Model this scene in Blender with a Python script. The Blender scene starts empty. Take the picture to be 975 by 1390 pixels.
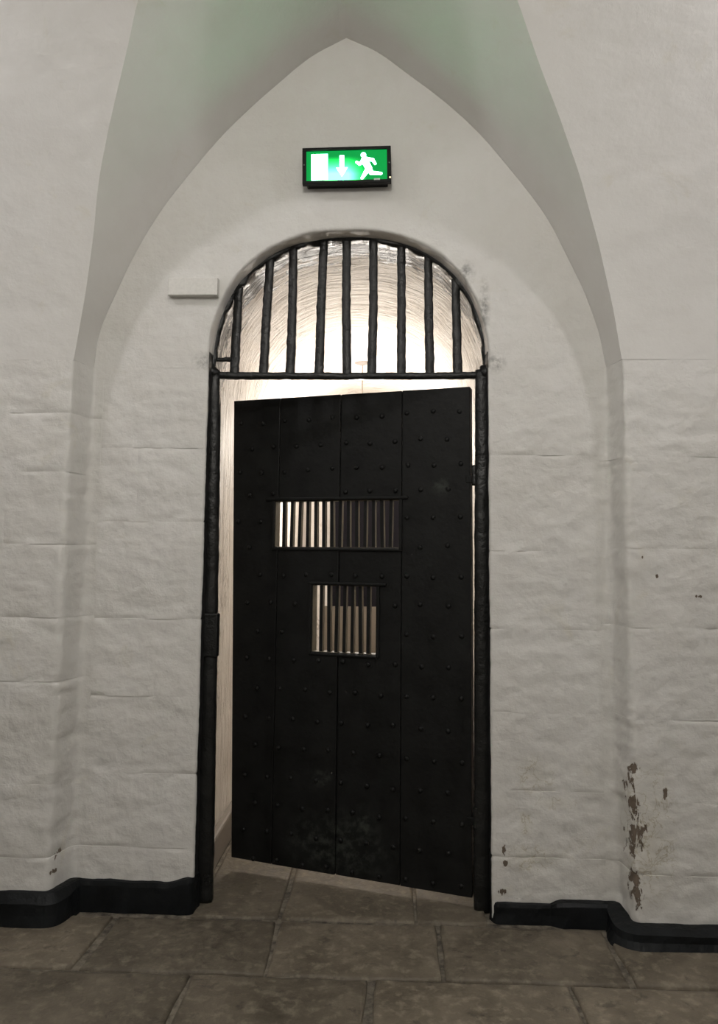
import bpy, bmesh, math, random
from mathutils import Vector, Matrix, noise
random.seed(7)
S = bpy.context.scene
C = S.collection

# ------------------------------------------------------------------ camera
cam_d = bpy.data.cameras.new('camera')
cam = bpy.data.objects.new('camera', cam_d); C.objects.link(cam)
cr = Vector((0.99911524, 0.04094137, 0.00961944))
cu = Vector((-0.0056433, -0.09614751, 0.9953511))
cf = Vector((-0.04167592, 0.99452474, 0.0958314))
M = Matrix.Identity(4)
for i in range(3):
    M[i][0], M[i][1], M[i][2] = cr[i], cu[i], -cf[i]
M[0][3], M[1][3], M[2][3] = 0.1768, -2.998, 1.3466
cam.matrix_world = M
cam_d.sensor_fit = 'HORIZONTAL'; cam_d.sensor_width = 36
cam_d.lens = 1040 / 975 * 36
cam_d.shift_y = -45 / 975
cam_d.clip_start = 0.02
S.camera = cam

# ------------------------------------------------------------------ world, lamps, exposure
w = bpy.data.worlds.new('world'); S.world = w; w.use_nodes = True
w.node_tree.nodes['Background'].inputs[0].default_value = (0.5, 0.52, 0.6, 1)
w.node_tree.nodes['Background'].inputs[1].default_value = 0.02

def lamp(name, loc, power, col, rad):
    l = bpy.data.lights.new(name, 'POINT'); l.energy = power; l.color = col; l.shadow_soft_size = rad
    o = bpy.data.objects.new(name, l); o.location = loc; C.objects.link(o); return o
lamp('corridor_lamp', (0.05, -2.8, 2.95), 68, (1.0, 0.97, 0.915), 0.12)
lamp('corridor_lamp', (-1.75, -1.2, 3.5), 26, (0.985, 0.955, 0.985), 0.05)      # the next lamps along the corridor
lamp('corridor_lamp', (1.75, -1.2, 3.5), 26, (0.985, 0.955, 0.985), 0.05)

S.view_settings.view_transform = 'Standard'
S.view_settings.look = 'None'
S.view_settings.exposure = 0.0
S.view_settings.gamma = 1.0
S.view_settings.use_curve_mapping = False

# ------------------------------------------------------------------ helpers
def link(name, me, mats=None, parent=None, smooth=False):
    o = bpy.data.objects.new(name, me); C.objects.link(o)
    if mats is not None:
        for m in (mats if isinstance(mats, (list, tuple)) else [mats]): me.materials.append(m)
    if smooth: me.polygons.foreach_set('use_smooth', [True] * len(me.polygons))
    if parent: o.parent = parent
    return o
def mesh(name, vs, fs, mats=None, parent=None, smooth=False):
    me = bpy.data.meshes.new(name); me.from_pydata([tuple(v) for v in vs], [], fs); me.update()
    return link(name, me, mats, parent, smooth)
def frombm(name, bm, mats=None, parent=None, smooth=False):
    bmesh.ops.recalc_face_normals(bm, faces=bm.faces)
    me = bpy.data.meshes.new(name); bm.to_mesh(me); bm.free()
    return link(name, me, mats, parent, smooth)
def empty(name, loc=(0, 0, 0), rz=0):
    o = bpy.data.objects.new(name, None); o.location = loc; o.rotation_euler = (0, 0, rz)
    o.empty_display_size = 0.1; C.objects.link(o); return o
def tag(o, label, cat, group=None, kind=None):
    o['label'] = label; o['category'] = cat
    if group: o['group'] = group
    if kind: o['kind'] = kind
    return o
def box(bm, x0, x1, y0, y1, z0, z1, bev=0.0, seg=2):
    r = bmesh.ops.create_cube(bm, size=1)
    for v in r['verts']:
        v.co = ((x0 + x1) / 2 + v.co.x * (x1 - x0), (y0 + y1) / 2 + v.co.y * (y1 - y0), (z0 + z1) / 2 + v.co.z * (z1 - z0))
    if bev:
        es = list({e for v in r['verts'] for e in v.link_edges})
        bmesh.ops.bevel(bm, geom=es, offset=bev, segments=seg, affect='EDGES', profile=0.5)
def boxobj(name, x0, x1, y0, y1, z0, z1, m, parent=None, bev=0.0, smooth=False):
    bm = bmesh.new(); box(bm, x0, x1, y0, y1, z0, z1, bev); return frombm(name, bm, m, parent, smooth)
def tube(bm, pts, radii, n=12, cap=True):
    rings = []
    for i, p in enumerate(pts):
        p = Vector(p); a = Vector(pts[max(i - 1, 0)]); b = Vector(pts[min(i + 1, len(pts) - 1)])
        t = (b - a).normalized(); up = Vector((0, 1, 0)) if abs(t.y) < .9 else Vector((1, 0, 0))
        u = t.cross(up).normalized(); v = t.cross(u)
        r = radii[i] if isinstance(radii, (list, tuple)) else radii
        rings.append([bm.verts.new(p + u * math.cos(2 * math.pi * k / n) * r + v * math.sin(2 * math.pi * k / n) * r) for k in range(n)])
    for a, b in zip(rings, rings[1:]):
        for k in range(n): bm.faces.new((a[k], a[(k + 1) % n], b[(k + 1) % n], b[k]))
    if cap: bm.faces.new(rings[0]); bm.faces.new(rings[-1])
def lathe(bm, prof, n=28):                       # prof: (r, z)
    rings = [[bm.verts.new((r * math.cos(2 * math.pi * k / n), r * math.sin(2 * math.pi * k / n), z)) for k in range(n)] for r, z in prof]
    for a, b in zip(rings, rings[1:]):
        for k in range(n): bm.faces.new((a[k], a[(k + 1) % n], b[(k + 1) % n], b[k]))
    bm.faces.new(rings[0]); bm.faces.new(rings[-1])
def fr(x, y, z, f, o=3):
    return noise.fractal(Vector((x * f, y * f, z * f)), 1.0, 2.0, o)
def lerp(a, b, t): return a + (b - a) * t
def interp(tab, v):
    if v <= tab[0][0]: return tab[0][1]
    for i in range(len(tab) - 1):
        (a, fa), (b, fb) = tab[i], tab[i + 1]
        if v <= b:
            h = b - a; t = (v - a) / h
            def sl(j):
                if j <= 0: return (tab[1][1] - tab[0][1]) / (tab[1][0] - tab[0][0])
                if j >= len(tab) - 1: return (tab[-1][1] - tab[-2][1]) / (tab[-1][0] - tab[-2][0])
                return (tab[j + 1][1] - tab[j - 1][1]) / (tab[j + 1][0] - tab[j - 1][0])
            m0, m1 = sl(i) * h, sl(i + 1) * h
            return (2*t**3 - 3*t*t + 1) * fa + (t**3 - 2*t*t + t) * m0 + (-2*t**3 + 3*t*t) * fb + (t**3 - t*t) * m1
    return tab[-1][1]
def grid(rows, flip=False):
    vs = [p for r in rows for p in r]; n = len(rows[0]); fs = []
    for i in range(len(rows) - 1):
        for j in range(n - 1):
            a = i * n + j; f = (a, a + 1, a + n + 1, a + n)
            fs.append(f[::-1] if flip else f)
    return vs, fs

# ------------------------------------------------------------------ materials
class NT:
    def __init__(s, name):
        s.m = bpy.data.materials.new(name); s.m.use_nodes = True; s.t = s.m.node_tree; s.n = s.t.nodes
        s.b = s.n['Principled BSDF']
    def new(s, ty, **kw):
        n = s.n.new(ty)
        for k, v in kw.items(): setattr(n, k, v)
        return n
    def put(s, sock, v):
        if hasattr(v, 'is_linked') or isinstance(v, bpy.types.NodeSocket): s.t.links.new(v, sock)
        else: sock.default_value = v
    def coord(s, obj=True):
        n = s.new('ShaderNodeTexCoord'); return n.outputs['Object']
    def pos(s):
        return s.new('ShaderNodeNewGeometry').outputs['Position']
    def noise(s, vec, scale, detail=4, rough=.55, dist=0):
        n = s.new('ShaderNodeTexNoise'); s.put(n.inputs['Vector'], vec)
        n.inputs['Scale'].default_value = scale; n.inputs['Detail'].default_value = detail
        n.inputs['Roughness'].default_value = rough; n.inputs['Distortion'].default_value = dist
        return n.outputs['Fac']
    def map(s, v, a, b, c=0., d=1.):
        n = s.new('ShaderNodeMapRange'); n.clamp = True; s.put(n.inputs[0], v)
        for i, x in enumerate((a, b, c, d)): n.inputs[i + 1].default_value = x
        return n.outputs[0]
    def math(s, op, a, b=0.):
        n = s.new('ShaderNodeMath', operation=op); s.put(n.inputs[0], a); s.put(n.inputs[1], b); return n.outputs[0]
    def mix(s, f, a, b):
        n = s.new('ShaderNodeMix', data_type='RGBA'); s.put(n.inputs[0], f)
        s.put(n.inputs[6], a if not isinstance(a, tuple) else (*a, 1)[:4]); s.put(n.inputs[7], b if not isinstance(b, tuple) else (*b, 1)[:4])
        return n.outputs[2]
    def scale(s, vec, sc):
        n = s.new('ShaderNodeMapping'); s.put(n.inputs[0], vec); n.inputs['Scale'].default_value = sc; return n.outputs[0]
    def sep(s, vec):
        n = s.new('ShaderNodeSeparateXYZ'); s.put(n.inputs[0], vec); return n.outputs
    def blob(s, vec, c, r):                      # 1 at the centre of an ellipsoid, 0 at its rim
        n = s.new('ShaderNodeMapping'); s.put(n.inputs[0], vec)
        n.inputs['Scale'].default_value = [1 / q for q in r]; n.inputs['Location'].default_value = [-a / q for a, q in zip(c, r)]
        l = s.new('ShaderNodeVectorMath', operation='LENGTH'); s.put(l.inputs[0], n.outputs[0])
        return s.map(l.outputs['Value'], 0, 1, 1, 0)
    def bump(s, h, strength, dist=.01, prev=None):
        n = s.new('ShaderNodeBump'); n.inputs['Strength'].default_value = strength; n.inputs['Distance'].default_value = dist
        s.put(n.inputs['Height'], h)
        if prev: s.put(n.inputs['Normal'], prev)
        return n.outputs[0]
    def done(s, col, rough=.6, normal=None, spec=.5, metal=0):
        s.put(s.b.inputs['Base Color'], col if not isinstance(col, tuple) else (*col, 1)[:4]); s.put(s.b.inputs['Roughness'], rough)
        s.b.inputs['Specular IOR Level'].default_value = spec; s.b.inputs['Metallic'].default_value = metal
        if normal: s.put(s.b.inputs['Normal'], normal)
        return s.m

def whitewash(name, base, dirt, dirt_amt=.35, bump=.5, reveal=False, flakes=False, streak=False, overspill=False):
    t = NT(name); P = t.pos()
    big = t.noise(P, 1.6, 4, .6); mid = t.noise(P, 9, 5, .6); fine = t.noise(P, 70, 4, .6)
    f = t.map(t.math('ADD', t.math('MULTIPLY', big, .6), t.math('MULTIPLY', mid, .4)), .42, .68, 0, dirt_amt)
    col = t.mix(f, base, dirt)
    # yellowed blotches in the old paint
    bl = t.map(t.noise(P, 5.2, 6, .7, .6), .60, .72, 0, .35)
    col = t.mix(bl, col, tuple(c * k for c, k in zip(base, (.86, .82, .68))))
    nrm = t.bump(mid, bump * .65, .022); nrm = t.bump(fine, bump * .28, .004, nrm)
    brush = t.noise(t.scale(P, (14, 14, 60)), 1.0, 4, .6); nrm = t.bump(brush, bump * .16, .006, nrm)
    rough = .62
    if streak:
        st = t.noise(t.scale(P, (2.6, 17, 2.6)), 1.6, 5, .62, .5); nrm = t.bump(st, .75, .03, nrm)
        col = t.mix(t.map(st, .44, .36, 0, .30), col, (.40, .33, .27))
        ck = t.map(t.math('ABSOLUTE', t.math('SUBTRACT', t.noise(t.scale(P, (1.1, 3.2, 1.1)), 1.5, 5, .6, .5), .5)), 0, .012, .55, 0)
        col = t.mix(ck, col, (.32, .27, .22))
    if flakes:
        # paint fallen away from the right-hand corner, and the stain round it
        W = t.noise(t.scale(P, (48, 30, 17)), 1.0, 6, .66, .5)
        tot = None
        for c, r in (((1.055, -.13, .585), (.028, .1, .032)), ((1.034, -.13, .53), (.03, .1, .05)), ((1.046, -.13, .47), (.03, .1, .035)), ((1.052, -.13, .37), (.046, .1, .10)),
                     ((1.035, -.13, .29), (.036, .1, .06)), ((1.05, -.13, .21), (.035, .1, .05)), ((1.052, -.13, .15), (.032, .1, .06)), ((-1.0, -.1, .15), (.03, .1, .03)), ((-1.05, -.13, .17), (.02, .1, .02)),
                     ((-1.05, -.13, .23), (.014, .1, .025)), ((.605, 0, .245), (.016, .06, .035)), ((.61, 0, .2), (.02, .06, .02)), ((.60, 0, .10), (.03, .06, .02)), ((1.16, -.13, .5), (.012, .1, .03)),
                     ((1.15, -.13, 1.27), (.012, .1, .012)), ((1.30, -.13, 1.2), (.02, .1, .008)), ((1.10, -.13, 1.34), (.007, .1, .01))):
            b = t.blob(P, c, r); tot = b if tot is None else t.math('MAXIMUM', tot, b)
        m = t.map(t.math('ADD', tot, t.math('MULTIPLY', t.math('SUBTRACT', W, .5), 3.4)), .52, .57)
        m = t.math('MULTIPLY', m, t.map(tot, .0, .06))
        halo = None
        for c, r in (((1.10, -.13, .36), (.12, .2, .3)), ((.73, 0, .52), (.09, .1, .09)), ((.70, 0, .22), (.13, .1, .06)), ((.80, 0, .42), (.1, .1, .03)), ((.69, 0, .34), (.03, .1, .06))):
            b = t.blob(P, c, r); halo = b if halo is None else t.math('MAXIMUM', halo, b)
        rim = t.map(t.math('ABSOLUTE', t.math('SUBTRACT', t.noise(P, 15, 4, .6, .5), .5)), 0, .02, 1, 0)
        rim = t.math('MULTIPLY', rim, t.map(halo, .05, .45, 0, .62))
        col = t.mix(rim, col, (.33, .28, .17))
        col = t.mix(t.math('MULTIPLY', halo, .16), col, (.45, .40, .24))
        col = t.mix(m, col, t.mix(mid, (.10, .075, .055), (.20, .16, .125)))
        nrm = t.bump(t.math('SUBTRACT', 1., m), .8, .006, nrm)
    if reveal:
        xyz = t.sep(P); wob = t.math('MULTIPLY', t.math('SUBTRACT', t.noise(P, 90, 4, .7), .5), .007)
        k = t.map(t.math('ADD', xyz[1], wob), .011, .0125)
        ax = t.math('ABSOLUTE', xyz[0]); k = t.math('MULTIPLY', k, t.map(ax, .60, .602, 1, 0))
        zz = t.map(t.math('ADD', xyz[2], t.math('MULTIPLY', wob, 2.)), 2.15, 2.152, 1, 0)
        k = t.math('MULTIPLY', k, zz)
        col = t.mix(k, col, (.012, .012, .012))
        # grey smudges of black paint round the upper corners of the frame
        sm = None
        for c, r in (((-.575, 0, 2.105), (.06, .1, .045)), ((.585, 0, 2.10), (.055, .1, .05)), ((.545, 0, 2.33), (.03, .1, .14)), ((.47, 0, 2.47), (.05, .1, .06))):
            b = t.blob(P, c, r); sm = b if sm is None else t.math('MAXIMUM', sm, b)
        sm = t.math('MULTIPLY', t.map(sm, 0, .8, 0, .75), t.map(t.noise(P, 28, 5, .7), .42, .62))
        col = t.mix(sm, col, (.16, .155, .15))
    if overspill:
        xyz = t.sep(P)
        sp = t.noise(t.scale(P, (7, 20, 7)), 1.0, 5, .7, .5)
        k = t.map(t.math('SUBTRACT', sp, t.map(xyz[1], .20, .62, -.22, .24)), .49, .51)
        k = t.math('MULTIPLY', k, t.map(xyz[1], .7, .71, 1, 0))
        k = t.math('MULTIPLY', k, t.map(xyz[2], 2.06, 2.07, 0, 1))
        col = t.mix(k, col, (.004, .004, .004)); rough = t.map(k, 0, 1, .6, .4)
    return t.done(col, rough, nrm, .35)

def black_paint(name, base=(.011, .0112, .0108), rough=.42, bump=.6, worn=None, fs=60, spec=.2):
    t = NT(name); P = t.coord()
    a = t.noise(P, fs, 4, .6); b = t.noise(P, 9, 4, .6)
    col = t.mix(t.map(b, .4, .75), base, tuple(c * 1.9 for c in base))
    if worn:
        tot = None
        for c, r in worn:
            q = t.blob(P, c, r); tot = q if tot is None else t.math('MAXIMUM', tot, q)
        k = t.math('MULTIPLY', t.map(tot, 0, .7), t.map(t.noise(P, 22, 6, .7), .46, .64))
        col = t.mix(t.math('MULTIPLY', k, .75), col, (.045, .052, .043))
    nrm = t.bump(a, bump * .5, .004); nrm = t.bump(b, bump, .01, nrm)
    return t.done(col, t.map(b, .3, .7, rough - .08, rough + .15), nrm, spec)

MW = (.632, .619, .594)
m_wall = whitewash('whitewashed_stone', MW, (.555, .532, .485), .45, .7, reveal=True, flakes=True)
m_vault = whitewash('whitewashed_plaster', MW, (.555, .535, .50), .45, .34)
m_lun = whitewash('limewashed_recess_plaster', MW, (.555, .535, .50), .45, .25)
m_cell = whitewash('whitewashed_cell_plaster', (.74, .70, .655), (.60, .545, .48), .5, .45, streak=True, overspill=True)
m_door = black_paint('black_door_paint', (.0055, .0057, .0054), .5, .35,
                     worn=[((.55, .0, .16), (.28, .1, .16)), ((.45, 0, .25), (.08, .1, .09)), ((.62, 0, .42), (.05, .1, .05)), ((.12, 0, 1.62), (.05, .1, .05))])
m_iron = black_paint('black_iron_paint', (.0085, .0088, .0084), .33, 1.2, fs=80, spec=.36)
m_base = black_paint('black_skirting_paint', (.006, .007, .0078), .45, .8, fs=45)
m_cream = black_paint('worn_olive_inner_paint', (.10, .087, .060), .45, .6)

def stone_mat():
    t = NT('worn_flagstone'); P = t.pos()
    oi = t.new('ShaderNodeObjectInfo').outputs['Random']
    a = t.noise(P, 3.5, 5, .65); b = t.noise(P, 24, 5, .65); c = t.noise(P, 120, 3, .6)
    col = t.mix(t.map(a, .35, .68), (.085, .070, .050), (.175, .148, .110))
    col = t.mix(t.map(b, .50, .68, 0, .7), col, (.25, .22, .165))
    col = t.mix(t.map(t.noise(P, 11, 6, .7, .4), .42, .34, 0, .6), col, (.05, .042, .032))
    hs = t.new('ShaderNodeHueSaturation'); t.put(hs.inputs['Color'], col); t.put(hs.inputs['Value'], t.map(oi, 0, 1, .78, 1.22))
    n = t.bump(a, .5, .02); n = t.bump(b, .5, .008, n); n = t.bump(c, .25, .002, n)
    return t.done(hs.outputs[0], t.map(b, .3, .7, .5, .75), n, .4)
m_flag = stone_mat()
def mortar_mat():
    t = NT('dirty_mortar'); P = t.pos(); b = t.noise(P, 30, 5, .65)
    return t.done(t.mix(t.map(b, .35, .65), (.05, .042, .032), (.20, .175, .135)), .85, t.bump(b, .8, .01))
m_mortar = mortar_mat()
def plain(name, col, rough=.5, spec=.5, metal=0, emit=None, es=0):
    t = NT(name); P = t.coord(); n = t.noise(P, 90, 3)
    c = t.mix(t.map(n, .3, .7), tuple(q * .94 for q in col), tuple(min(1, q * 1.06) for q in col))
    m = t.done(c, rough, None, spec, metal)
    if emit:
        t.b.inputs['Emission Color'].default_value = (*emit, 1); t.b.inputs['Emission Strength'].default_value = es
    return m

# ------------------------------------------------------------------ shape of the recess and vaults
ZS = 2.08                      # springing height
YO = -0.135                    # corridor wall plane; the recess wall stands at y = 0
VR = 1.7                       # corridor vault radius
VCY = YO - VR
def supell(r, n, t, cz=2.09, rz=None):          # t 0..1 from left springing over the top to the right
    a = math.pi * (1 - t); c, s = math.cos(a), math.sin(a); rz = rz or r
    return math.copysign(abs(c) ** (2 / n), c) * r, cz + abs(s) ** (2 / n) * rz
LB = [(2.08, 1.028), (2.231, 1.008), (2.416, .938), (2.634, .838), (2.853, .697), (3.058, .532), (3.265, .322), (3.40, .155), (3.482, .0)]
RB = [(2.08, 1.022), (2.256, .988), (2.468, .905), (2.713, .788), (2.948, .618), (3.156, .432), (3.336, .215), (3.42, .105), (3.482, -.02)]
LB = [(z, -x - (0.02 if z > 3.45 else 0.012 if z > 3.3 else 0)) for z, x in LB]
LG = [(2.08, -1.055), (2.415, -.997), (2.70, -.939), (2.915, -.861), (3.171, -.728), (3.219, -.697), (3.42, -.535), (3.58, -.31), (3.70, -.02)]
RG = [(2.08, 1.043), (2.296, 1.003), (2.509, .947), (2.707, .874), (2.908, .775), (3.047, .692), (3.203, .592), (3.42, .43), (3.58, .25), (3.70, -.02)]
def wob(z, k): return 0.006 * fr(k, 3.3, z, 3.0, 2) * min(1, max(0, (z - 2.08) * 6)) * min(1, max(0, (3.45 - z) * 6))
def Bpt(t):                    # recess arch on the recess wall, t 0..1
    e = 1 - abs(2 * t - 1); z = lerp(ZS, 3.482, 1 - (1 - e) ** 1.15 if 0 else e)
    return (interp(LB, z) if t < .5 else interp(RB, z)) + wob(z, 1 if t < .5 else 5), z
def vy(z): return VCY + math.sqrt(max(0, VR * VR - (z - 2.07) ** 2)) if z > 2.07 else YO
def groin(z, left): return (interp(LG, z) + wob(z, 11)) if left else (interp(RG, z) + wob(z, 17))
def Gpt(t):
    e = 1 - abs(2 * t - 1); z = lerp(ZS, 3.70, e)
    return groin(z, t < .5), vy(z), z

def relief(x, y, z):
    return 0.0065 * fr(x, y, z, 3.2, 3) + 0.0034 * fr(x + 7, y, z * 1.4, 13, 3) + 0.0012 * fr(x, y + 3, z, 45, 2)

# recess wall above the springing: one surface from the door arch to the pointed arch, with its soffit
wall_back = None
def build_recess_wall():
    NT_, NS = 260, 70
    rows = []
    ins = [supell(.56, 2.3, i / NT_, 2.09, .562) for i in range(NT_ + 1)]
    # even spacing of the inner curve by arc length
    L = [0]
    for a, b in zip(ins, ins[1:]): L.append(L[-1] + math.hypot(a[0] - b[0], a[1] - b[1]))
    def inner(t):
        d = t * L[-1]
        for i in range(len(L) - 1):
            if d <= L[i + 1] + 1e-9:
                f = (d - L[i]) / max(1e-9, L[i + 1] - L[i]); return lerp(ins[i][0], ins[i + 1][0], f), lerp(ins[i][1], ins[i + 1][1], f)
        return ins[-1]
    I = [inner(i / NT_) for i in range(NT_ + 1)]; I[0] = (-.56, ZS); I[-1] = (.56, ZS)
    for (off, y) in ((.075, .13), (.03, .13), (0, .125), (0, .09), (0, .05), (.001, .015), (.003, .005)):
        row = []
        for i, (x, z) in enumerate(I):
            cx, cz = x, z - 2.09; l = math.hypot(cx, cz) or 1
            h = .004 * fr(x, y, z, 7, 3)
            row.append((x + cx / l * (off + h), y, max(ZS, z) + cz / l * (off + h)))
        rows.append(row)
    for s in range(NS + 1):
        f = s / NS; row = []
        for i, (x, z) in enumerate(I):
            bx, bz = Bpt(i / NT_); cx, cz = x, z - 2.09; l = math.hypot(cx, cz) or 1
            x2, z2 = x + cx / l * .008, z + cz / l * .008
            px, pz = lerp(x2, bx, f), lerp(z2, bz, f)
            edge = min(1, (1 - f) * 8); r = relief(px, 0, pz) * .55 * edge
            row.append((px, -r if s else 0.0, pz))
        rows.append(row)
    vs, fs = grid(rows)
    return mesh('wall_back', vs, fs, m_wall, None, True)
wall_back = tag(build_recess_wall(), 'whitewashed back wall of the pointed recess around the black door', 'wall', kind='structure')

# soffit of the recess: from the pointed arch out to the groin on the corridor vault
rows = []
for s in range(25):
    f = s / 24; row = []
    for i in range(241):
        t = i / 240; bx, bz = Bpt(t); gx, gy, gz = Gpt(t)
        row.append((lerp(bx, gx, f), lerp(.004, gy, f), lerp(bz, gz, f)))
    rows.append(row)
vs, fs = grid(rows)
tag(mesh('ceiling_recess', vs, fs, m_lun, None, True), 'pointed plaster soffit over the door recess with a green glow', 'ceiling', kind='structure')

# corridor barrel vault, cut by the recess
def vault_strip(left):
    rows = []
    for i in range(101):
        z = lerp(ZS, 3.70, i / 100); g = groin(z, left); y = vy(z); far = -4.2 if left else 4.2
        xs = [lerp(g, lerp(g, far, .28), j / 40) for j in range(41)] + [lerp(lerp(g, far, .28), far, j / 6) for j in range(1, 7)]
        row = []
        for x in xs:
            k = min(1, abs(x - g) / .06); r = relief(x, y, z) * .45 * k * min(1, i / 6)
            n = Vector((0, VCY - y, 2.07 - z)).normalized() * r
            row.append((x, y + n.y, z + n.z))
        rows.append(row)
    return grid(rows, flip=not left)
vs, fs = vault_strip(True); v2, f2 = vault_strip(False)
n = len(vs); vs += v2; fs += [tuple(i + n for i in f) for f in f2]
a0 = math.asin((3.70 - 2.07) / VR); rows = []
for i in range(41):
    a = lerp(a0, math.pi, i / 40); rows.append([(lerp(-4.2, 4.2, j / 30), VCY + VR * math.cos(a), 2.07 + VR * math.sin(a)) for j in range(31)])
v3, f3 = grid(rows); n = len(vs); vs += v3; fs += [tuple(i + n for i in f) for f in f3]
tag(mesh('ceiling_vault', vs, fs, m_vault, None, True), 'whitewashed barrel vault of the corridor on both sides of the recess', 'ceiling', kind='structure')

# ------------------------------------------------------------------ masonry below the springing
def arcpath(pts, rad, step, both=False):
    """polyline in plan with rounded corners; both=True also returns the same path with sharp corners, point for point"""
    P = [Vector(p) for p in pts]; out = [P[0]]; sharp = [P[0]]
    for i in range(1, len(P) - 1):
        a = (P[i - 1] - P[i]).normalized(); b = (P[i + 1] - P[i]).normalized(); r = rad[i - 1]
        p0, p1 = P[i] + a * r, P[i] + b * r
        for k in range(7):
            t = k / 6; out.append((1 - t) ** 2 * p0 + 2 * t * (1 - t) * P[i] + t * t * p1)
            sharp.append(p0.lerp(P[i], 2 * t) if t <= .5 else P[i].lerp(p1, 2 * t - 1))
    out.append(P[-1]); sharp.append(P[-1]); dense = [out[0]]; dsh = [sharp[0]]
    for a, b, c, d in zip(out, out[1:], sharp, sharp[1:]):
        m = max(1, int((b - a).length / step))
        for k in range(1, m + 1): dense.append(a.lerp(b, k / m)); dsh.append(c.lerp(d, k / m))
    return (dense, dsh) if both else dense
def normals(path, sgn):
    N = []
    for i in range(len(path)):
        t = (path[min(i + 1, len(path) - 1)] - path[max(i - 1, 0)]).normalized(); N.append(Vector((t.y, -t.x)) * sgn)
    return N
def smooth(a, b, v):
    t = min(1, max(0, (v - a) / (b - a))); return t * t * (3 - 2 * t)
def masonry(parent, paths, sgn, courses, splits, corner_x, seed):
    """one stone object for each block; courses = z levels, splits = x positions of upright joints, course by course"""
    path, psh = paths; N = normals(path, sgn)
    S_ = [0]
    for a, b in zip(path, path[1:]): S_.append(S_[-1] + (b - a).length)
    for ci in range(len(courses) - 1):
        z0, z1 = courses[ci], courses[ci + 1]
        cuts = [0] + sorted(min(range(len(path)), key=lambda i: abs(path[i].x - sx) + abs(path[i].y - path[0].y) * .0) for sx in splits[ci % len(splits)]) + [len(path) - 1]
        for k in range(len(cuts) - 1):
            i0, i1 = cuts[k], cuts[k + 1]
            if i1 - i0 < 2: continue
            nz = max(4, int((z1 - z0) / .009)); face = (fr(seed, ci * 1.7, k * 2.3, 1.3, 1)) * .002
            rows = []
            for j in range(nz + 1):
                z = lerp(z0, z1, j / nz); row = []
                for i in range(i0, i1 + 1):
                    p, q = path[i], N[i]
                    r = relief(p.x, p.y, z)
                    top = 1 - smooth(1.98, 2.08, z)
                    dz = min(z - z0 if ci else 9, z1 - z if ci < len(courses) - 2 else 9)
                    ds = min(S_[i] - S_[i0] if k else 9, S_[i1] - S_[i] if k < len(cuts) - 2 else 9)
                    br = .06 + .94 * smooth(-.02, .38, fr(p.x * 1.3, seed, z * .6 + ci * 3, 5.0, 3))
                    jt = -.0042 * br * math.exp(-(dz / .006) ** 2) - .0012 * br * math.exp(-(ds / .008) ** 2)
                    chip = min([abs(p.x - c) for c in corner_x]); chip = math.exp(-(chip / .05) ** 2)
                    r += -(.006 if abs(p.x) > .8 else .003) * chip * max(0, fr(p.x * .4 + seed, z, 3.1, 16, 3)) * top
                    dd = min(dz, ds); r += face * smooth(0, .03, dd) * top
                    r = r * (.35 + .65 * top) * (.35 + .65 * smooth(.565, .64, abs(p.x))) + jt * (.4 + .6 * top)
                    p = p.lerp(psh[i], smooth(1.6, 2.06, z)); row.append((p.x + q.x * r, p.y + q.y * r, z))
                rows.append(row)
            vs, fs = grid(rows, flip=sgn < 0)
            # turn the edges back into the wall
            W = i1 - i0 + 1; H = nz + 1
            ring = [(0, c) for c in range(W)] + [(r_, W - 1) for r_ in range(1, H)] + [(H - 1, c) for c in range(W - 2, -1, -1)] + [(r_, 0) for r_ in range(H - 2, 0, -1)]
            base = len(vs)
            for (r_, c) in ring: vs.append(vs[r_ * W + c])
            for (r_, c) in ring:
                v = vs[r_ * W + c]; q = N[i0 + c]; vs.append((v[0] - q.x * .025, v[1] - q.y * .025, v[2]))
            L_ = len(ring)
            for a in range(L_):
                b = (a + 1) % L_
                f = (base + a, base + L_ + a, base + L_ + b, base + b); fs.append(f[::-1] if sgn < 0 else f)
            mesh('stone', vs, fs, m_wall, parent, True)

# backing masses that carry the stones
def wall_mass(name, boxes, m):
    bm = bmesh.new()
    for b in boxes: box(bm, *b)
    return frombm(name, bm, m)
wl = tag(wall_mass('wall_left', [(-4.2, -1.85, YO, .35, 0, ZS), (-1.9, -1.09, YO + .04, .35, 0, ZS)], m_wall), 'rough whitewashed corridor wall left of the door recess', 'wall', kind='structure')
wr = tag(wall_mass('wall_right', [(1.85, 4.2, YO, .35, 0, ZS), (1.085, 1.9, YO + .04, .35, 0, ZS)], m_wall), 'rough whitewashed corridor wall with flaking corner right of the recess', 'wall', kind='structure')
ST = .0095
pathL = arcpath([(-1.9, YO), (-1.056, YO), (-1.026, 0.0), (-.985, 0)], [.028, .03], ST, True)
masonry(wl, pathL, 1, [0, .225, .485, .857, 1.092, 1.368, 1.644, 1.872, ZS], [[-1.30], [-1.55], [-1.24], [-1.62], [-1.33]], [-1.045], 1.0)
pathLi = arcpath([(-.986, 0.0), (-.56, 0), (-.56, .125), (-.635, .13)], [.012, .002], ST, True)
masonry(wall_back, pathLi, 1, [0, .224, .495, .785, 1.081, 1.461, 1.755, ZS], [[], [-.80], [], [-.74], [], [-.83], []], [-.56], 4.0)
pathR = arcpath([(.98, 0.0), (1.021, 0.0), (1.044, YO), (1.9, YO)], [.03, .026], ST, True)
masonry(wr, pathR, 1, [0, .222, .472, .758, 1.084, 1.372, 1.711, ZS], [[1.55], [1.27], [1.60], [1.33], [1.58]], [1.034], 8.0)
pathRi = arcpath([(.635, .13), (.56, .125), (.56, 0), (.981, 0.0)], [.002, .012], ST, True)
masonry(wall_back, pathRi, 1, [0, .222, .46, .749, 1.059, 1.359, 1.732, ZS], [[.83], [], [.76], [], [.86], [], []], [.56], 12.0)

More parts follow.
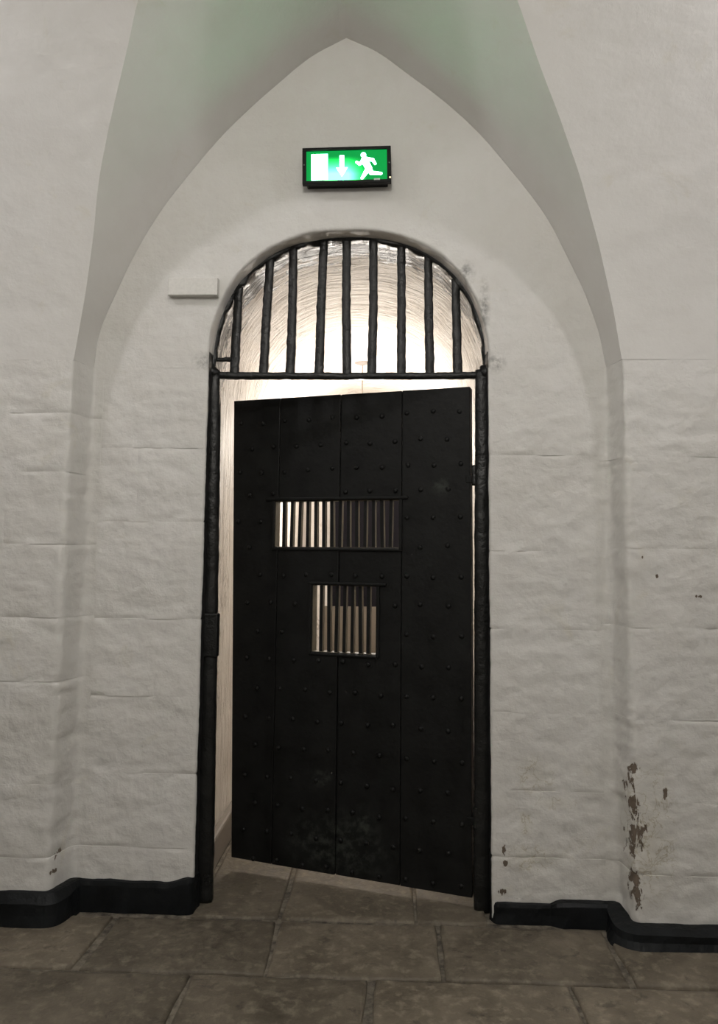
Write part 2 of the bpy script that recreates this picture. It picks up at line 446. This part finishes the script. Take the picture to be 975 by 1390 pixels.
# remaining shell of the corridor
tag(boxobj('wall_front', -4.2, 4.2, VCY - VR - .1, VCY - VR, 0, 2.07, m_vault), 'whitewashed corridor wall facing the door', 'wall', kind='structure')
bm = bmesh.new(); box(bm, -4.3, -4.2, VCY - VR, .3, 0, 3.9); tag(frombm('wall_end', bm, m_vault), 'plastered wall closing the corridor to the left', 'wall', kind='structure')
bm = bmesh.new(); box(bm, 4.2, 4.3, VCY - VR, .3, 0, 3.9); tag(frombm('wall_end', bm, m_vault), 'plastered wall closing the corridor to the right', 'wall', kind='structure')

# ------------------------------------------------------------------ black skirting
def skirting(name, path, sgn, prof, label):
    N = normals(path, sgn); S_ = [0]
    for a, b in zip(path, path[1:]): S_.append(S_[-1] + (b - a).length)
    rows = []
    for i, p in enumerate(path):
        h, pt, pm, zm, pb = prof(p, S_[i]); q = N[i]; row = []
        for (d, z) in ((-.03, h + .002), (.002, h), (pt, h - .004), (pm, zm), (pm, zm * .5), (pb, -.01), (-.03, -.01)):
            k = .004 * fr(p.x, p.y, z, 14, 3) + .003 * fr(p.x, 2, z, 4, 2); zz = z + (.004 * fr(p.x * 1.0, 5, p.y, 9, 3) if z > .05 else 0)
            row.append((p.x + q.x * (d + k), p.y + q.y * (d + k), zz))
        rows.append(row)
    vs, fs = grid(rows, flip=sgn > 0)
    n = len(rows[0]); fs.append(tuple(range(n))); fs.append(tuple(len(vs) - n + i for i in range(n))[::-1])
    return tag(mesh(name, vs, fs, m_base, None, False), label, 'skirting', kind='structure')
skL = arcpath([(-4.2, YO), (-1.046, YO), (-1.0, 0.0), (-.572, 0), (-.562, .05)], [.02, .015, .015], .02)
def profL(p, s):
    o = 1 - smooth(-1.04, -.99, p.x)
    h = lerp(.108 - .006 * smooth(-.95, -.75, p.x) + .02 * smooth(-.66, -.575, p.x), .112, o)
    return h, lerp(.012, .010, o), lerp(.016, .034, o), lerp(h - .02, .078, o), lerp(.018, .038, o)
skirting('baseboard_left', skL, 1, profL, 'black painted stone skirting stepping into the recess left of the door')
skR = arcpath([(.566, .03), (.58, 0), (1.0, 0.0), (1.034, YO), (4.2, YO)], [.008, .02, .02], .02)
def profR(p, s):
    o = smooth(1.0, 1.03, p.x); st = smooth(.785, .80, p.x)
    h = lerp(lerp(.062, .078, st), .064, o); pr = lerp(lerp(.012, .034, st), .03, o)
    return h, lerp(pr * .7, .03, o), lerp(pr, .058, o), lerp(h - .014, .048, o), lerp(pr + .004, .078, o)
skirting('baseboard_right', skR, 1, profR, 'black painted skirting with a raised step right of the door')

# ------------------------------------------------------------------ flagstone floor
bm = bmesh.new(); box(bm, -4.3, 4.3, -3.7, 4.3, -.12, -.011)
floor = tag(frombm('floor', bm, m_mortar), 'worn brown flagstone floor running under the door', 'floor', kind='structure')
def flagstone(poly, dz=0.0, tilt=(0, 0)):
    """poly: outline, counter-clockwise"""
    c = Vector((sum(p[0] for p in poly) / len(poly), sum(p[1] for p in poly) / len(poly)))
    out = []
    for i in range(len(poly)):
        a, b = Vector(poly[i]), Vector(poly[(i + 1) % len(poly)]); m = max(2, min(8, int((b - a).length / .07)))
        for k in range(m):
            p = a.lerp(b, k / m); d = (p - c).normalized()
            out.append(p + d * (.010 * noise.noise(Vector((p.x * 7, p.y * 7, c.x * 5)))) - d * .004)
    def ring(ins, z):
        return [((p - (p - c).normalized() * ins).x, (p - (p - c).normalized() * ins).y,
                 z + dz + tilt[0] * (p.x - c.x) + tilt[1] * (p.y - c.y) + (.0025 * noise.noise(Vector((p.x * 9, p.y * 9, 3))) if z > -.02 else 0)) for p in out]
    n = len(out); vs = ring(0, -.05) + ring(.001, -.008) + ring(.006, -.0015) + ring(.018, 0.0); fs = []
    for r in range(3):
        for i in range(n): fs.append((r * n + i, r * n + (i + 1) % n, (r + 1) * n + (i + 1) % n, (r + 1) * n + i))
    vs.append((c.x, c.y, dz)); ce = len(vs) - 1
    for i in range(n): fs.append((3 * n + i, 3 * n + (i + 1) % n, ce))
    mesh('flagstone', vs, fs, m_flag, floor, True)
Q = lambda x0, y0, x1, y1, *k: [(x0 + (k[0] if k else 0), y0), (x1 + (k[1] if k else 0), y0), (x1, y1), (x0, y1)]
g = .0045
rowsF = [(-.045, .80, [-.56, -.225, .28, .555]), (.80, 1.0, [-.58, .05, .58]), (1.0, 1.7, [-.58, -.2, .58]), (1.7, 2.4, [-.58, .12, .58]), (2.4, 3.3, [-.58, -.1, .58]), (3.3, 4.2, [-.58, .15, .58]),
         (-.42, -.05, [-1.75, -1.25, -.835, -.225, .355, .95, 1.45, 1.9]), (-.92, -.42, [-1.9, -1.1, -.45, .12, .75, 1.3, 2.0]), (-1.45, -.92, [-1.8, -1.2, -.65, -.05, .5, 1.15, 1.8]), (-2.0, -1.45, [-1.9, -1.0, -.3, .4, 1.0, 1.9])]
for y0, y1, xs in rowsF:
    for a, b in zip(xs, xs[1:]):
        j = random.uniform(-.012, .012)
        wy = .012 * math.sin(a * 9 + y0 * 5)
        flagstone([(a + g, y0 + g), (b - g + j, y0 + g), (b - g, y1 - g), (a + g + j, y1 - g)], random.uniform(-.004, .003), (random.uniform(-.006, .006), random.uniform(-.006, .006)))

# ------------------------------------------------------------------ cell behind the door
CR, CY1 = .60, 4.2
rows = []
ys = [.10, .13, .16, .19, .22, .26, .3, .35, .4, .46, .52, .6] + [lerp(.6, CY1, i / 60) for i in range(1, 61)]
for y in ys:
    row = []
    for i in range(91):
        x, z = supell(CR, 2.2, i / 90, 2.09, .61); l = math.hypot(x, z - 2.09)
        r = .012 * fr(x, y, z, 3.1, 3) + .006 * fr(x + 4, y * .8, z, 11, 3); row.append((x - x / l * r, y, max(2.05, z - (z - 2.09) / l * r)))
    rows.append(row)
vs, fs = grid(rows)
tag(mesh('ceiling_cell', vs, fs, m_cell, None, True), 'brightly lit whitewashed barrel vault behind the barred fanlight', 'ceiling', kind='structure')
def cellwall(x, label, name):
    rows = []
    for y in ys:
        rows.append([(x - math.copysign(.008 * fr(x, y, lerp(0, 2.1, k / 40), 3.3, 3), x), y, lerp(-.01, 2.1, k / 40)) for k in range(41)])
    vs, fs = grid(rows, flip=x > 0)
    return tag(mesh(name, vs, fs, m_cell, None, True), label, 'wall', kind='structure')
cellwall(-CR, 'pale plastered cell wall glimpsed left of the open door', 'wall_cell_left')
cellwall(CR, 'pale plastered cell wall glimpsed through the hinge gap', 'wall_cell_right')
tag(boxobj('wall_cell_far', -.62, .62, CY1, CY1 + .1, -.01, 2.8, m_cell), 'pale far wall of the cell seen through the door slots', 'wall', kind='structure')
m_greysk = plain('grey_skirting_paint', (.20, .175, .15), .6)
for sx, nm in ((-1, 'left'), (1, 'right')):
    bm = bmesh.new(); x0, x1 = sorted((sx * .565, sx * .615)); box(bm, x0, x1, .14, CY1, -.01, .125, .012)
    tag(frombm('baseboard_cell_' + nm, bm, m_greysk), 'grey skirting along the foot of the cell wall on the ' + nm, 'skirting', kind='structure')

# ------------------------------------------------------------------ door frame
frame = empty('trim_1', (0, .07, 0)); tag(frame, 'black iron door frame with two posts standing in the opening', 'door frame', kind='structure')
def roughbar(name, pts, w_, d_, m, parent, n=24, amp=.002, taper=None, org=(0, 0, 0)):
    """bar of rectangular section with worn rounded edges along a line of points in the x-z plane"""
    rows = []
    for k in range(n + 1):
        f = k / n; fi = f * (len(pts) - 1); i = min(int(fi), len(pts) - 2); p = Vector(pts[i]).lerp(Vector(pts[i + 1]), fi - i)
        t = (Vector(pts[i + 1]) - Vector(pts[i])).normalized(); sx = Vector((t.z, 0, -t.x))
        W = w_ * (1 + (taper or 0) * (1 - f)); row = []
        for (a, b) in ((-1, -.6), (-.6, -1), (.6, -1), (1, -.6), (1, .6), (.6, 1), (-.6, 1), (-1, .6), (-1, -.6)):
            q = p + sx * (a * W / 2) + Vector((0, b * d_ / 2, 0))
            e = amp * noise.noise(q * 30) + amp * .8 * noise.noise(q * 75)
            row.append(q + (sx * a + Vector((0, b, 0))) * e - Vector(org))
        rows.append(row)
    vs, fs = grid(rows); n9 = 9; fs.append(tuple(range(8))); fs.append(tuple(len(vs) - 9 + i for i in range(8)))
    bm = bmesh.new(); me = bpy.data.meshes.new('t'); me.from_pydata([tuple(v) for v in vs], [], fs); bm.from_mesh(me); bpy.data.meshes.remove(me)
    bmesh.ops.remove_doubles(bm, verts=bm.verts, dist=1e-6)
    return frombm(name, bm, m, parent, True)
FO = (0, .07, 0)
roughbar('post', [(-.540, .088, -.005), (-.546, .088, 1.0), (-.556, .088, 2.075)], .052, .05, m_iron, frame, 90, .0016, .35, FO)
roughbar('post', [(.535, .088, -.005), (.541, .088, 1.0), (.5475, .088, 2.09)], .058, .05, m_iron, frame, 90, .0016, .12, FO)
k = boxobj('lock_keeper', -.566, -.508, -.012, .035, .928, 1.10, m_iron, frame, .006); k['label'] = 'iron keeper plate of the lock on the left post'
# hinge pins on the right post
for hz in (1.665, .34):
    bm = bmesh.new(); tube(bm, [(.512, .005, hz - .04), (.512, .005, hz + .035)], .012, 12); box(bm, .50, .535, -.004, .014, hz + .0, hz + .026, .003)
    frombm('hinge_pin', bm, m_iron, frame)
for hx, hzz in ((-.566, 2.085), (.56, 2.085)):
    bm = bmesh.new(); bmesh.ops.create_icosphere(bm, subdivisions=3, radius=.03)
    for v in bm.verts:
        q = v.co.copy(); v.co = Vector((hx, .01, hzz)) + q * (1 + .5 * noise.noise(q * 40 + Vector((hx, 0, 0))))
        v.co.y = .01 + q.y * .9
    frombm('corner_boss', bm, m_iron, frame, True)

# ------------------------------------------------------------------ barred fanlight
fan = empty('window_1', (0, .09, 2.07)); tag(fan, 'arched fanlight with nine upright black iron bars above the door', 'fanlight', kind='structure')
FN = (0, .09, 2.07)
bx_b = [-.472, -.352, -.240, -.121, -.006, .096, .217, .334, .447]
bx_t = [-.462, -.333, -.237, -.109, -.013, .098, .215, .327, .439]
def arch_z(x, r=.553): return 2.09 + .555 * max(0, 1 - abs(x / r) ** 2.3) ** (1 / 2.3)
for i, (b, t) in enumerate(zip(bx_b, bx_t)):
    zt = arch_z(t) + .006; mx = (b + t) / 2 + random.uniform(-.003, .003)
    roughbar('bar', [(b, .09, 2.062), (mx, .09, (2.07 + zt) / 2), (t, .09, zt)], .034, .028, m_iron, fan, 40, .0022, .10, FN)
roughbar('transom_bar', [(-.585, .09, 2.070), (0, .09, 2.067), (.575, .09, 2.070)], .027, .034, m_iron, fan, 110, .002, None, FN)
o = roughbar('stub_bar', [(-.575, .09, 2.138), (-.478, .09, 2.136)], .018, .02, m_iron, fan, 14, .0025, None, FN); o['label'] = 'short iron stub joining the left bar to the arch'
# iron ring lining the arch, thick with old paint
rows = []
for i in range(181):
    t = i / 180; x, z = supell(.558, 2.3, t, 2.075, .573); cx, cz = x, z - 2.075; l = math.hypot(cx, cz) or 1; cx /= l; cz /= l; row = []
    for kx, (ro, y) in enumerate(((.014, .074), (-.004, .074), (-.009, .082), (-.009, .10), (-.006, .125), (.014, .125), (.014, .074))):
        e = .012 * noise.noise(Vector((x * 18, z * 18, kx * .6))) + .004 * noise.noise(Vector((x * 55, z * 55, kx))) if ro < 0 else 0
        row.append((x + cx * (ro + e) - FN[0], y + e * .5 - FN[1], z + cz * (ro + e) - FN[2]))
    rows.append(row)
vs, fs = grid(rows); mesh('arch_ring', vs, fs, m_iron, fan, True)

# ------------------------------------------------------------------ the door
DA = math.radians(180 - 16.4)
door = empty('door_1', (.497, .085, 0), DA)
tag(door, 'black studded plank door standing ajar with two barred slots', 'door', kind='structure')
DT = .052                      # thickness; local +y is the corridor side, local x runs from the hinge to the free edge
ZB, ZT = .036, 2.024
US = (.300, .858, 1.369, 1.565)    # upper slot
LS = (.396, .676, .931, 1.207)     # lower slot
def plank(u0, u1, z0, z1, holes, y0, y1, front_shift=0):
    us = sorted({u0, u1, *[v for h in holes for v in h[:2] if u0 < v < u1]}); zs = sorted({z0, z1, *[v for h in holes for v in h[2:] if z0 < v < z1]})
    solid = {}
    for i in range(len(us) - 1):
        for j in range(len(zs) - 1):
            cu_, cz_ = (us[i] + us[i + 1]) / 2, (zs[j] + zs[j + 1]) / 2
            solid[i, j] = not any(h[0] < cu_ < h[1] and h[2] < cz_ < h[3] for h in holes)
    bm = bmesh.new(); V = {}
    def v(i, j, y):
        k = (i, j, y)
        if k not in V: V[k] = bm.verts.new((us[i], y, zs[j]))
        return V[k]
    for (i, j), s in solid.items():
        if not s: continue
        bm.faces.new((v(i, j, y1), v(i, j + 1, y1), v(i + 1, j + 1, y1), v(i + 1, j, y1)))
        b = bm.faces.new((v(i, j, y0), v(i + 1, j, y0), v(i + 1, j + 1, y0), v(i, j + 1, y0))); b.material_index = 1
        for di, dj, e in ((-1, 0, ((i, j), (i, j + 1))), (1, 0, ((i + 1, j + 1), (i + 1, j))), (0, -1, ((i + 1, j), (i, j))), (0, 1, ((i, j + 1), (i + 1, j + 1)))):
            if not solid.get((i + di, j + dj), False):
                (a, c), (d, f) = e; q = bm.faces.new((v(a, c, y0), v(d, f, y0), v(d, f, y1), v(a, c, y1)))
                if (i + di, j + dj) in solid: q.material_index = 1
    for q in bm.verts:                            # the old door is out of square: it narrows and lifts towards the free lower corner
        if abs(q.co.z - z0) < 1e-6: q.co.z += .013 * q.co.x
        if u1 > 1.0 and abs(q.co.x - u1) < 1e-6: q.co.x -= .043 * (1 - (q.co.z - z0) / (z1 - z0))
    o = frombm('plank', bm, [m_door, m_cream], door)
    md = o.modifiers.new('bevel', 'BEVEL'); md.width = .003; md.segments = 2; md.limit_method = 'ANGLE'
    return o
pj = [.0, .288, .561, .845, 1.078]
for i in range(4):
    plank(pj[i] + .0015, pj[i + 1] - .0015, ZB, ZT, [US, LS], -DT, [0, -.003, .0, -.002][i])
def slot_bars(sl, n, name):
    u0, u1, z0, z1 = sl; grp = None
    pitch = (u1 - u0) / n
    for k in range(1, n):
        uc = u0 + pitch * k; wob_ = random.uniform(-.002, .002); bw = .0145 + random.uniform(-.001, .001)
        bm = bmesh.new()
        r = bmesh.ops.create_cube(bm, size=1)
        for v in r['verts']:
            v.co = (uc + v.co.x * bw + wob_ * (1 if v.co.z > 0 else -1), -.020 + v.co.y * .022, (z0 + z1) / 2 + v.co.z * (z1 - z0 + .012))
        bmesh.ops.recalc_face_normals(bm, faces=bm.faces)
        for f in bm.faces:
            if f.normal.y < .5: f.material_index = 1
        frombm('slot_bar', bm, [m_door, m_cream], door)
slot_bars(US, 15, 'upper'); slot_bars(LS, 8, 'lower')
# iron lips framing the slots
def lip(u0, u1, z, h=.016, d=.014):
    bm = bmesh.new(); box(bm, u0, u1, -.004, d, z, z + h, .004); frombm('slot_lip', bm, m_door, door)
lip(.258, .902, 1.568, .013, .011); lip(.286, .872, 1.353, .012, .006); lip(.35, .695, 1.210, .012, .011); lip(.382, .69, .915, .012, .006)
for u in (.284, .861): 
    bm = bmesh.new(); box(bm, u, u + .014, -.004, .008, 1.36, 1.57, .003); frombm('slot_lip', bm, m_door, door)
for u in (.379, .681):
    bm = bmesh.new(); box(bm, u, u + .014, -.004, .008, .92, 1.212, .003); frombm('slot_lip', bm, m_door, door)
# rows of iron studs, staggered
bm = bmesh.new(); lathe(bm, [(.0105, -.003), (.0105, .001), (.0098, .003), (.0078, .0055), (.0045, .007), (.001, .0075)], 10)
bmesh.ops.rotate(bm, cent=(0, 0, 0), matrix=Matrix.Rotation(-math.pi / 2, 3, 'X'), verts=bm.verts)
bmesh.ops.recalc_face_normals(bm, faces=bm.faces)
stud_me = bpy.data.meshes.new('stud'); bm.to_mesh(stud_me); bm.free(); stud_me.materials.append(m_door)
stud_me.polygons.foreach_set('use_smooth', [True] * len(stud_me.polygons))
for r, z in enumerate([1.928, 1.815, 1.708, 1.608, 1.494, 1.376, 1.256, 1.139, 1.017, .898, .776, .655, .536, .412, .300, .187, .072]):
    for c in range(10):
        u = (.042 if r % 2 == 0 else .094) + c * .111 + random.uniform(-.004, .004)
        if u > 1.055 - .043 * (1 - z / 2): continue
        zz = z + random.uniform(-.005, .005) - .012 * u
        if any(s[0] - .03 < u < s[1] + .03 and s[2] - .028 < zz < s[3] + .035 for s in (US, LS)): continue
        o = bpy.data.objects.new('stud', stud_me); C.objects.link(o); o.parent = door; o.location = (u, 0.0, zz)
# strap hinges and knuckles at the hinge side
for hz in (1.665, .34):
    bm = bmesh.new(); box(bm, -.012, .02, -.03, .004, hz - .035, hz - .006, .003)
    tube(bm, [(-.014, -.012, hz - .045), (-.014, -.012, hz + .0)], .011, 12); frombm('hinge_knuckle', bm, m_door, door)

# ------------------------------------------------------------------ lit exit sign
sign = empty('exit_sign', (-.008, -.0, 2.892)); sign.rotation_euler = (0, math.radians(-1.0), 0)
tag(sign, 'lit green emergency exit sign with running figure and arrow above the fanlight', 'exit sign')
m_sig = plain('black_sign_plastic', (.007, .0075, .007), .45, .15)
bm = bmesh.new(); box(bm, -.165, .165, -.052, .002, -.064, .064, .004); frombm('housing', bm, m_sig, sign)
W2, H2 = .178, .076
for nm, b in (('top', (-W2, W2, -.07, -.048, H2 - .012, H2)), ('bottom', (-W2, W2, -.07, -.048, -H2, -H2 + .013)), ('left', (-W2, -W2 + .016, -.07, -.048, -H2 + .011, H2 - .01)), ('right', (W2 - .016, W2, -.07, -.048, -H2 + .011, H2 - .01))):
    boxobj('bezel', *b, m_sig, sign, .002)
def sign_face():
    t = NT('backlit_green_panel'); P = t.coord(); x, y, z = t.sep(P)
    # the tube behind the panel shows through as a paler middle
    g_ = t.math('MULTIPLY', t.map(z, .045, -.035), t.math('MULTIPLY', t.map(x, -.10, -.07), t.map(x, .085, .005)))
    g_ = t.map(g_, .04, .95)
    col = t.mix(g_, (.0, .29, .05, 1), (.035, 1.0, .10, 1))
    t.put(t.b.inputs['Emission Color'], col); t.put(t.b.inputs['Emission Strength'], t.map(t.math('POWER', g_, 1.6), 0, 1, 1.2, 17.0))
    return t.done((.002, .04, .010), .5, None, .1)
boxobj('panel', -W2 + .014, W2 - .014, -.062, -.050, -H2 + .012, H2 - .011, sign_face(), sign)
m_wht = plain('backlit_white_symbol', (.8, .85, .8), .4, emit=(.26, 1.0, .55), es=17.0)
def flat(name, polys, m, y=-.0632, th=.002):
    bm = bmesh.new()
    for p in polys:
        f = [bm.verts.new((a, y, b)) for a, b in p]; k = [bm.verts.new((a, y + th, b)) for a, b in p]
        bm.faces.new(f); bm.faces.new(k[::-1])
        for i in range(len(p)): bm.faces.new((f[i], k[i], k[(i + 1) % len(p)], f[(i + 1) % len(p)]))
    return frombm(name, bm, m, sign)
def px(a, b): return ((a - 465) / 620 * .356, -(b - 272) / 268 * .152)        # panel drawing units to metres
def cap(p, q, r0, r1, n=8):
    p, q = Vector(px(*p)), Vector(px(*q)); d = (q - p).normalized(); a0 = math.atan2(d.y, d.x); out = []
    for i in range(n + 1): a = a0 + math.pi / 2 + math.pi * i / n; out.append((p.x + r0 * math.cos(a), p.y + r0 * math.sin(a)))
    for i in range(n + 1): a = a0 - math.pi / 2 + math.pi * i / n; out.append((q.x + r1 * math.cos(a), q.y + r1 * math.sin(a)))
    return out
flat('door_symbol', [[px(218, 182), px(332, 182), px(332, 374), px(218, 374)]], m_wht)
flat('arrow_symbol', [[px(416, 195), px(447, 195), px(447, 285), px(472, 285), px(432, 352), px(392, 285), px(416, 285)]], m_wht)
hd = px(583, 196)
flat('running_figure', [[(hd[0] + .0105 * math.cos(i * math.pi / 8), hd[1] + .0105 * math.sin(i * math.pi / 8)) for i in range(16)],
    cap((590, 235), (622, 300), .014, .0125), cap((600, 226), (648, 234), .0085, .006), cap((648, 234), (664, 262), .006, .005),
    cap((585, 238), (556, 262), .008, .006), cap((556, 262), (535, 248), .006, .005),
    cap((612, 304), (596, 330), .0105, .008), cap((596, 330), (572, 366), .008, .0055),
    cap((626, 304), (636, 330), .0105, .008), cap((636, 330), (704, 336), .008, .0055)], m_wht)
m_scr = plain('sign_screw', (.12, .13, .12), .4, metal=.6)
for sx in (-1, 1):
    bm = bmesh.new(); tube(bm, [(sx * (W2 - .007), -.0685, .004), (sx * (W2 - .007), -.0715, .004)], .003, 10); frombm('screw', bm, m_scr, sign)
flat('maker_plate', [[px(655, 378), px(697, 378), px(697, 390), px(655, 390)]], plain('pale_plate', (.55, .6, .55), .5), -.0712, .002)
bm = bmesh.new(); tube(bm, [(*px(767, 374), 0)[:1] + (-.069,) + (px(767, 374)[1],), (px(767, 374)[0], -.073, px(767, 374)[1])], .0034, 12)
o = frombm('indicator_light', bm, plain('indicator', (.8, .75, .5), .4, emit=(1, .85, .5), es=1.2), sign); o['label'] = 'small pale indicator light'

# ------------------------------------------------------------------ white box on the wall beside the fanlight
m_pl = plain('white_plastic', (.64, .625, .59), .45)
tr = empty('cable_trunking', (-.626, 0, 2.372)); tag(tr, 'short white rectangular cable trunking on the wall left of the fanlight', 'trunking')
boxobj('trunking_base', -.098, .098, -.022, .004, 0, .070, m_pl, tr, .0015)
boxobj('trunking_cover', -.100, .100, -.035, -.021, -.001, .071, m_pl, tr, .003)
boxobj('end_cap', 0.0965, .1015, -.0365, .0, -.002, .072, m_pl, tr, .001)

# ------------------------------------------------------------------ pendant lamp in the cell
pl = empty('pendant_lamp', (-.03, 2.35, 2.70)); tag(pl, 'pendant lamp on a thin cord under the bright cell vault', 'lamp')
m_rose = plain('cream_rose', (.24, .21, .19), .6)
bm = bmesh.new(); lathe(bm, [(.055, .02), (.058, -.002), (.056, -.012), (.03, -.02), (.012, -.028), (.004, -.03)], 28); frombm('ceiling_rose', bm, m_rose, pl, True)
bm = bmesh.new(); tube(bm, [(0, 0, -.02), (0, 0, -.50)], .004, 8); frombm('cord', bm, plain('cord', (.35, .3, .25), .6), pl)
bm = bmesh.new(); lathe(bm, [(.012, -.48), (.02, -.49), (.02, -.53), (.016, -.535)], 20); frombm('bulb_holder', bm, plain('brown_holder', (.08, .05, .03), .4), pl)
bm = bmesh.new(); lathe(bm, [(.014, -.53), (.02, -.55), (.036, -.58), (.042, -.605), (.036, -.635), (.02, -.65), (.004, -.655)], 20)
frombm('bulb', bm, plain('lit_bulb', (.9, .85, .75), .3, emit=(1, .93, .84), es=800), pl, True)

# ------------------------------------------------------------------ dark board at the far end of the cell
bd = empty('display_board', (.0, CY1 - .02, 0)); tag(bd, 'tall board with dark upper panel and brown lower panel seen through the door slots', 'board')
boxobj('upper_panel', -.37, .53, -.012, .012, .85, 1.93, plain('dark_board', (.010, .009, .012), .8, .1), bd)
boxobj('lower_panel', -.45, .53, -.018, .012, .0, .85, plain('brown_board', (.16, .135, .105), .6), bd)
m_bf = plain('dark_frame', (.04, .032, .03), .5)
for b in ((-.39, .55, -.02, .015, 1.92, 1.945), (-.39, -.365, -.02, .015, .85, 1.93), (.525, .55, -.02, .015, .0, 1.93)):
    boxobj('board_frame', *b, m_bf, bd, .003)
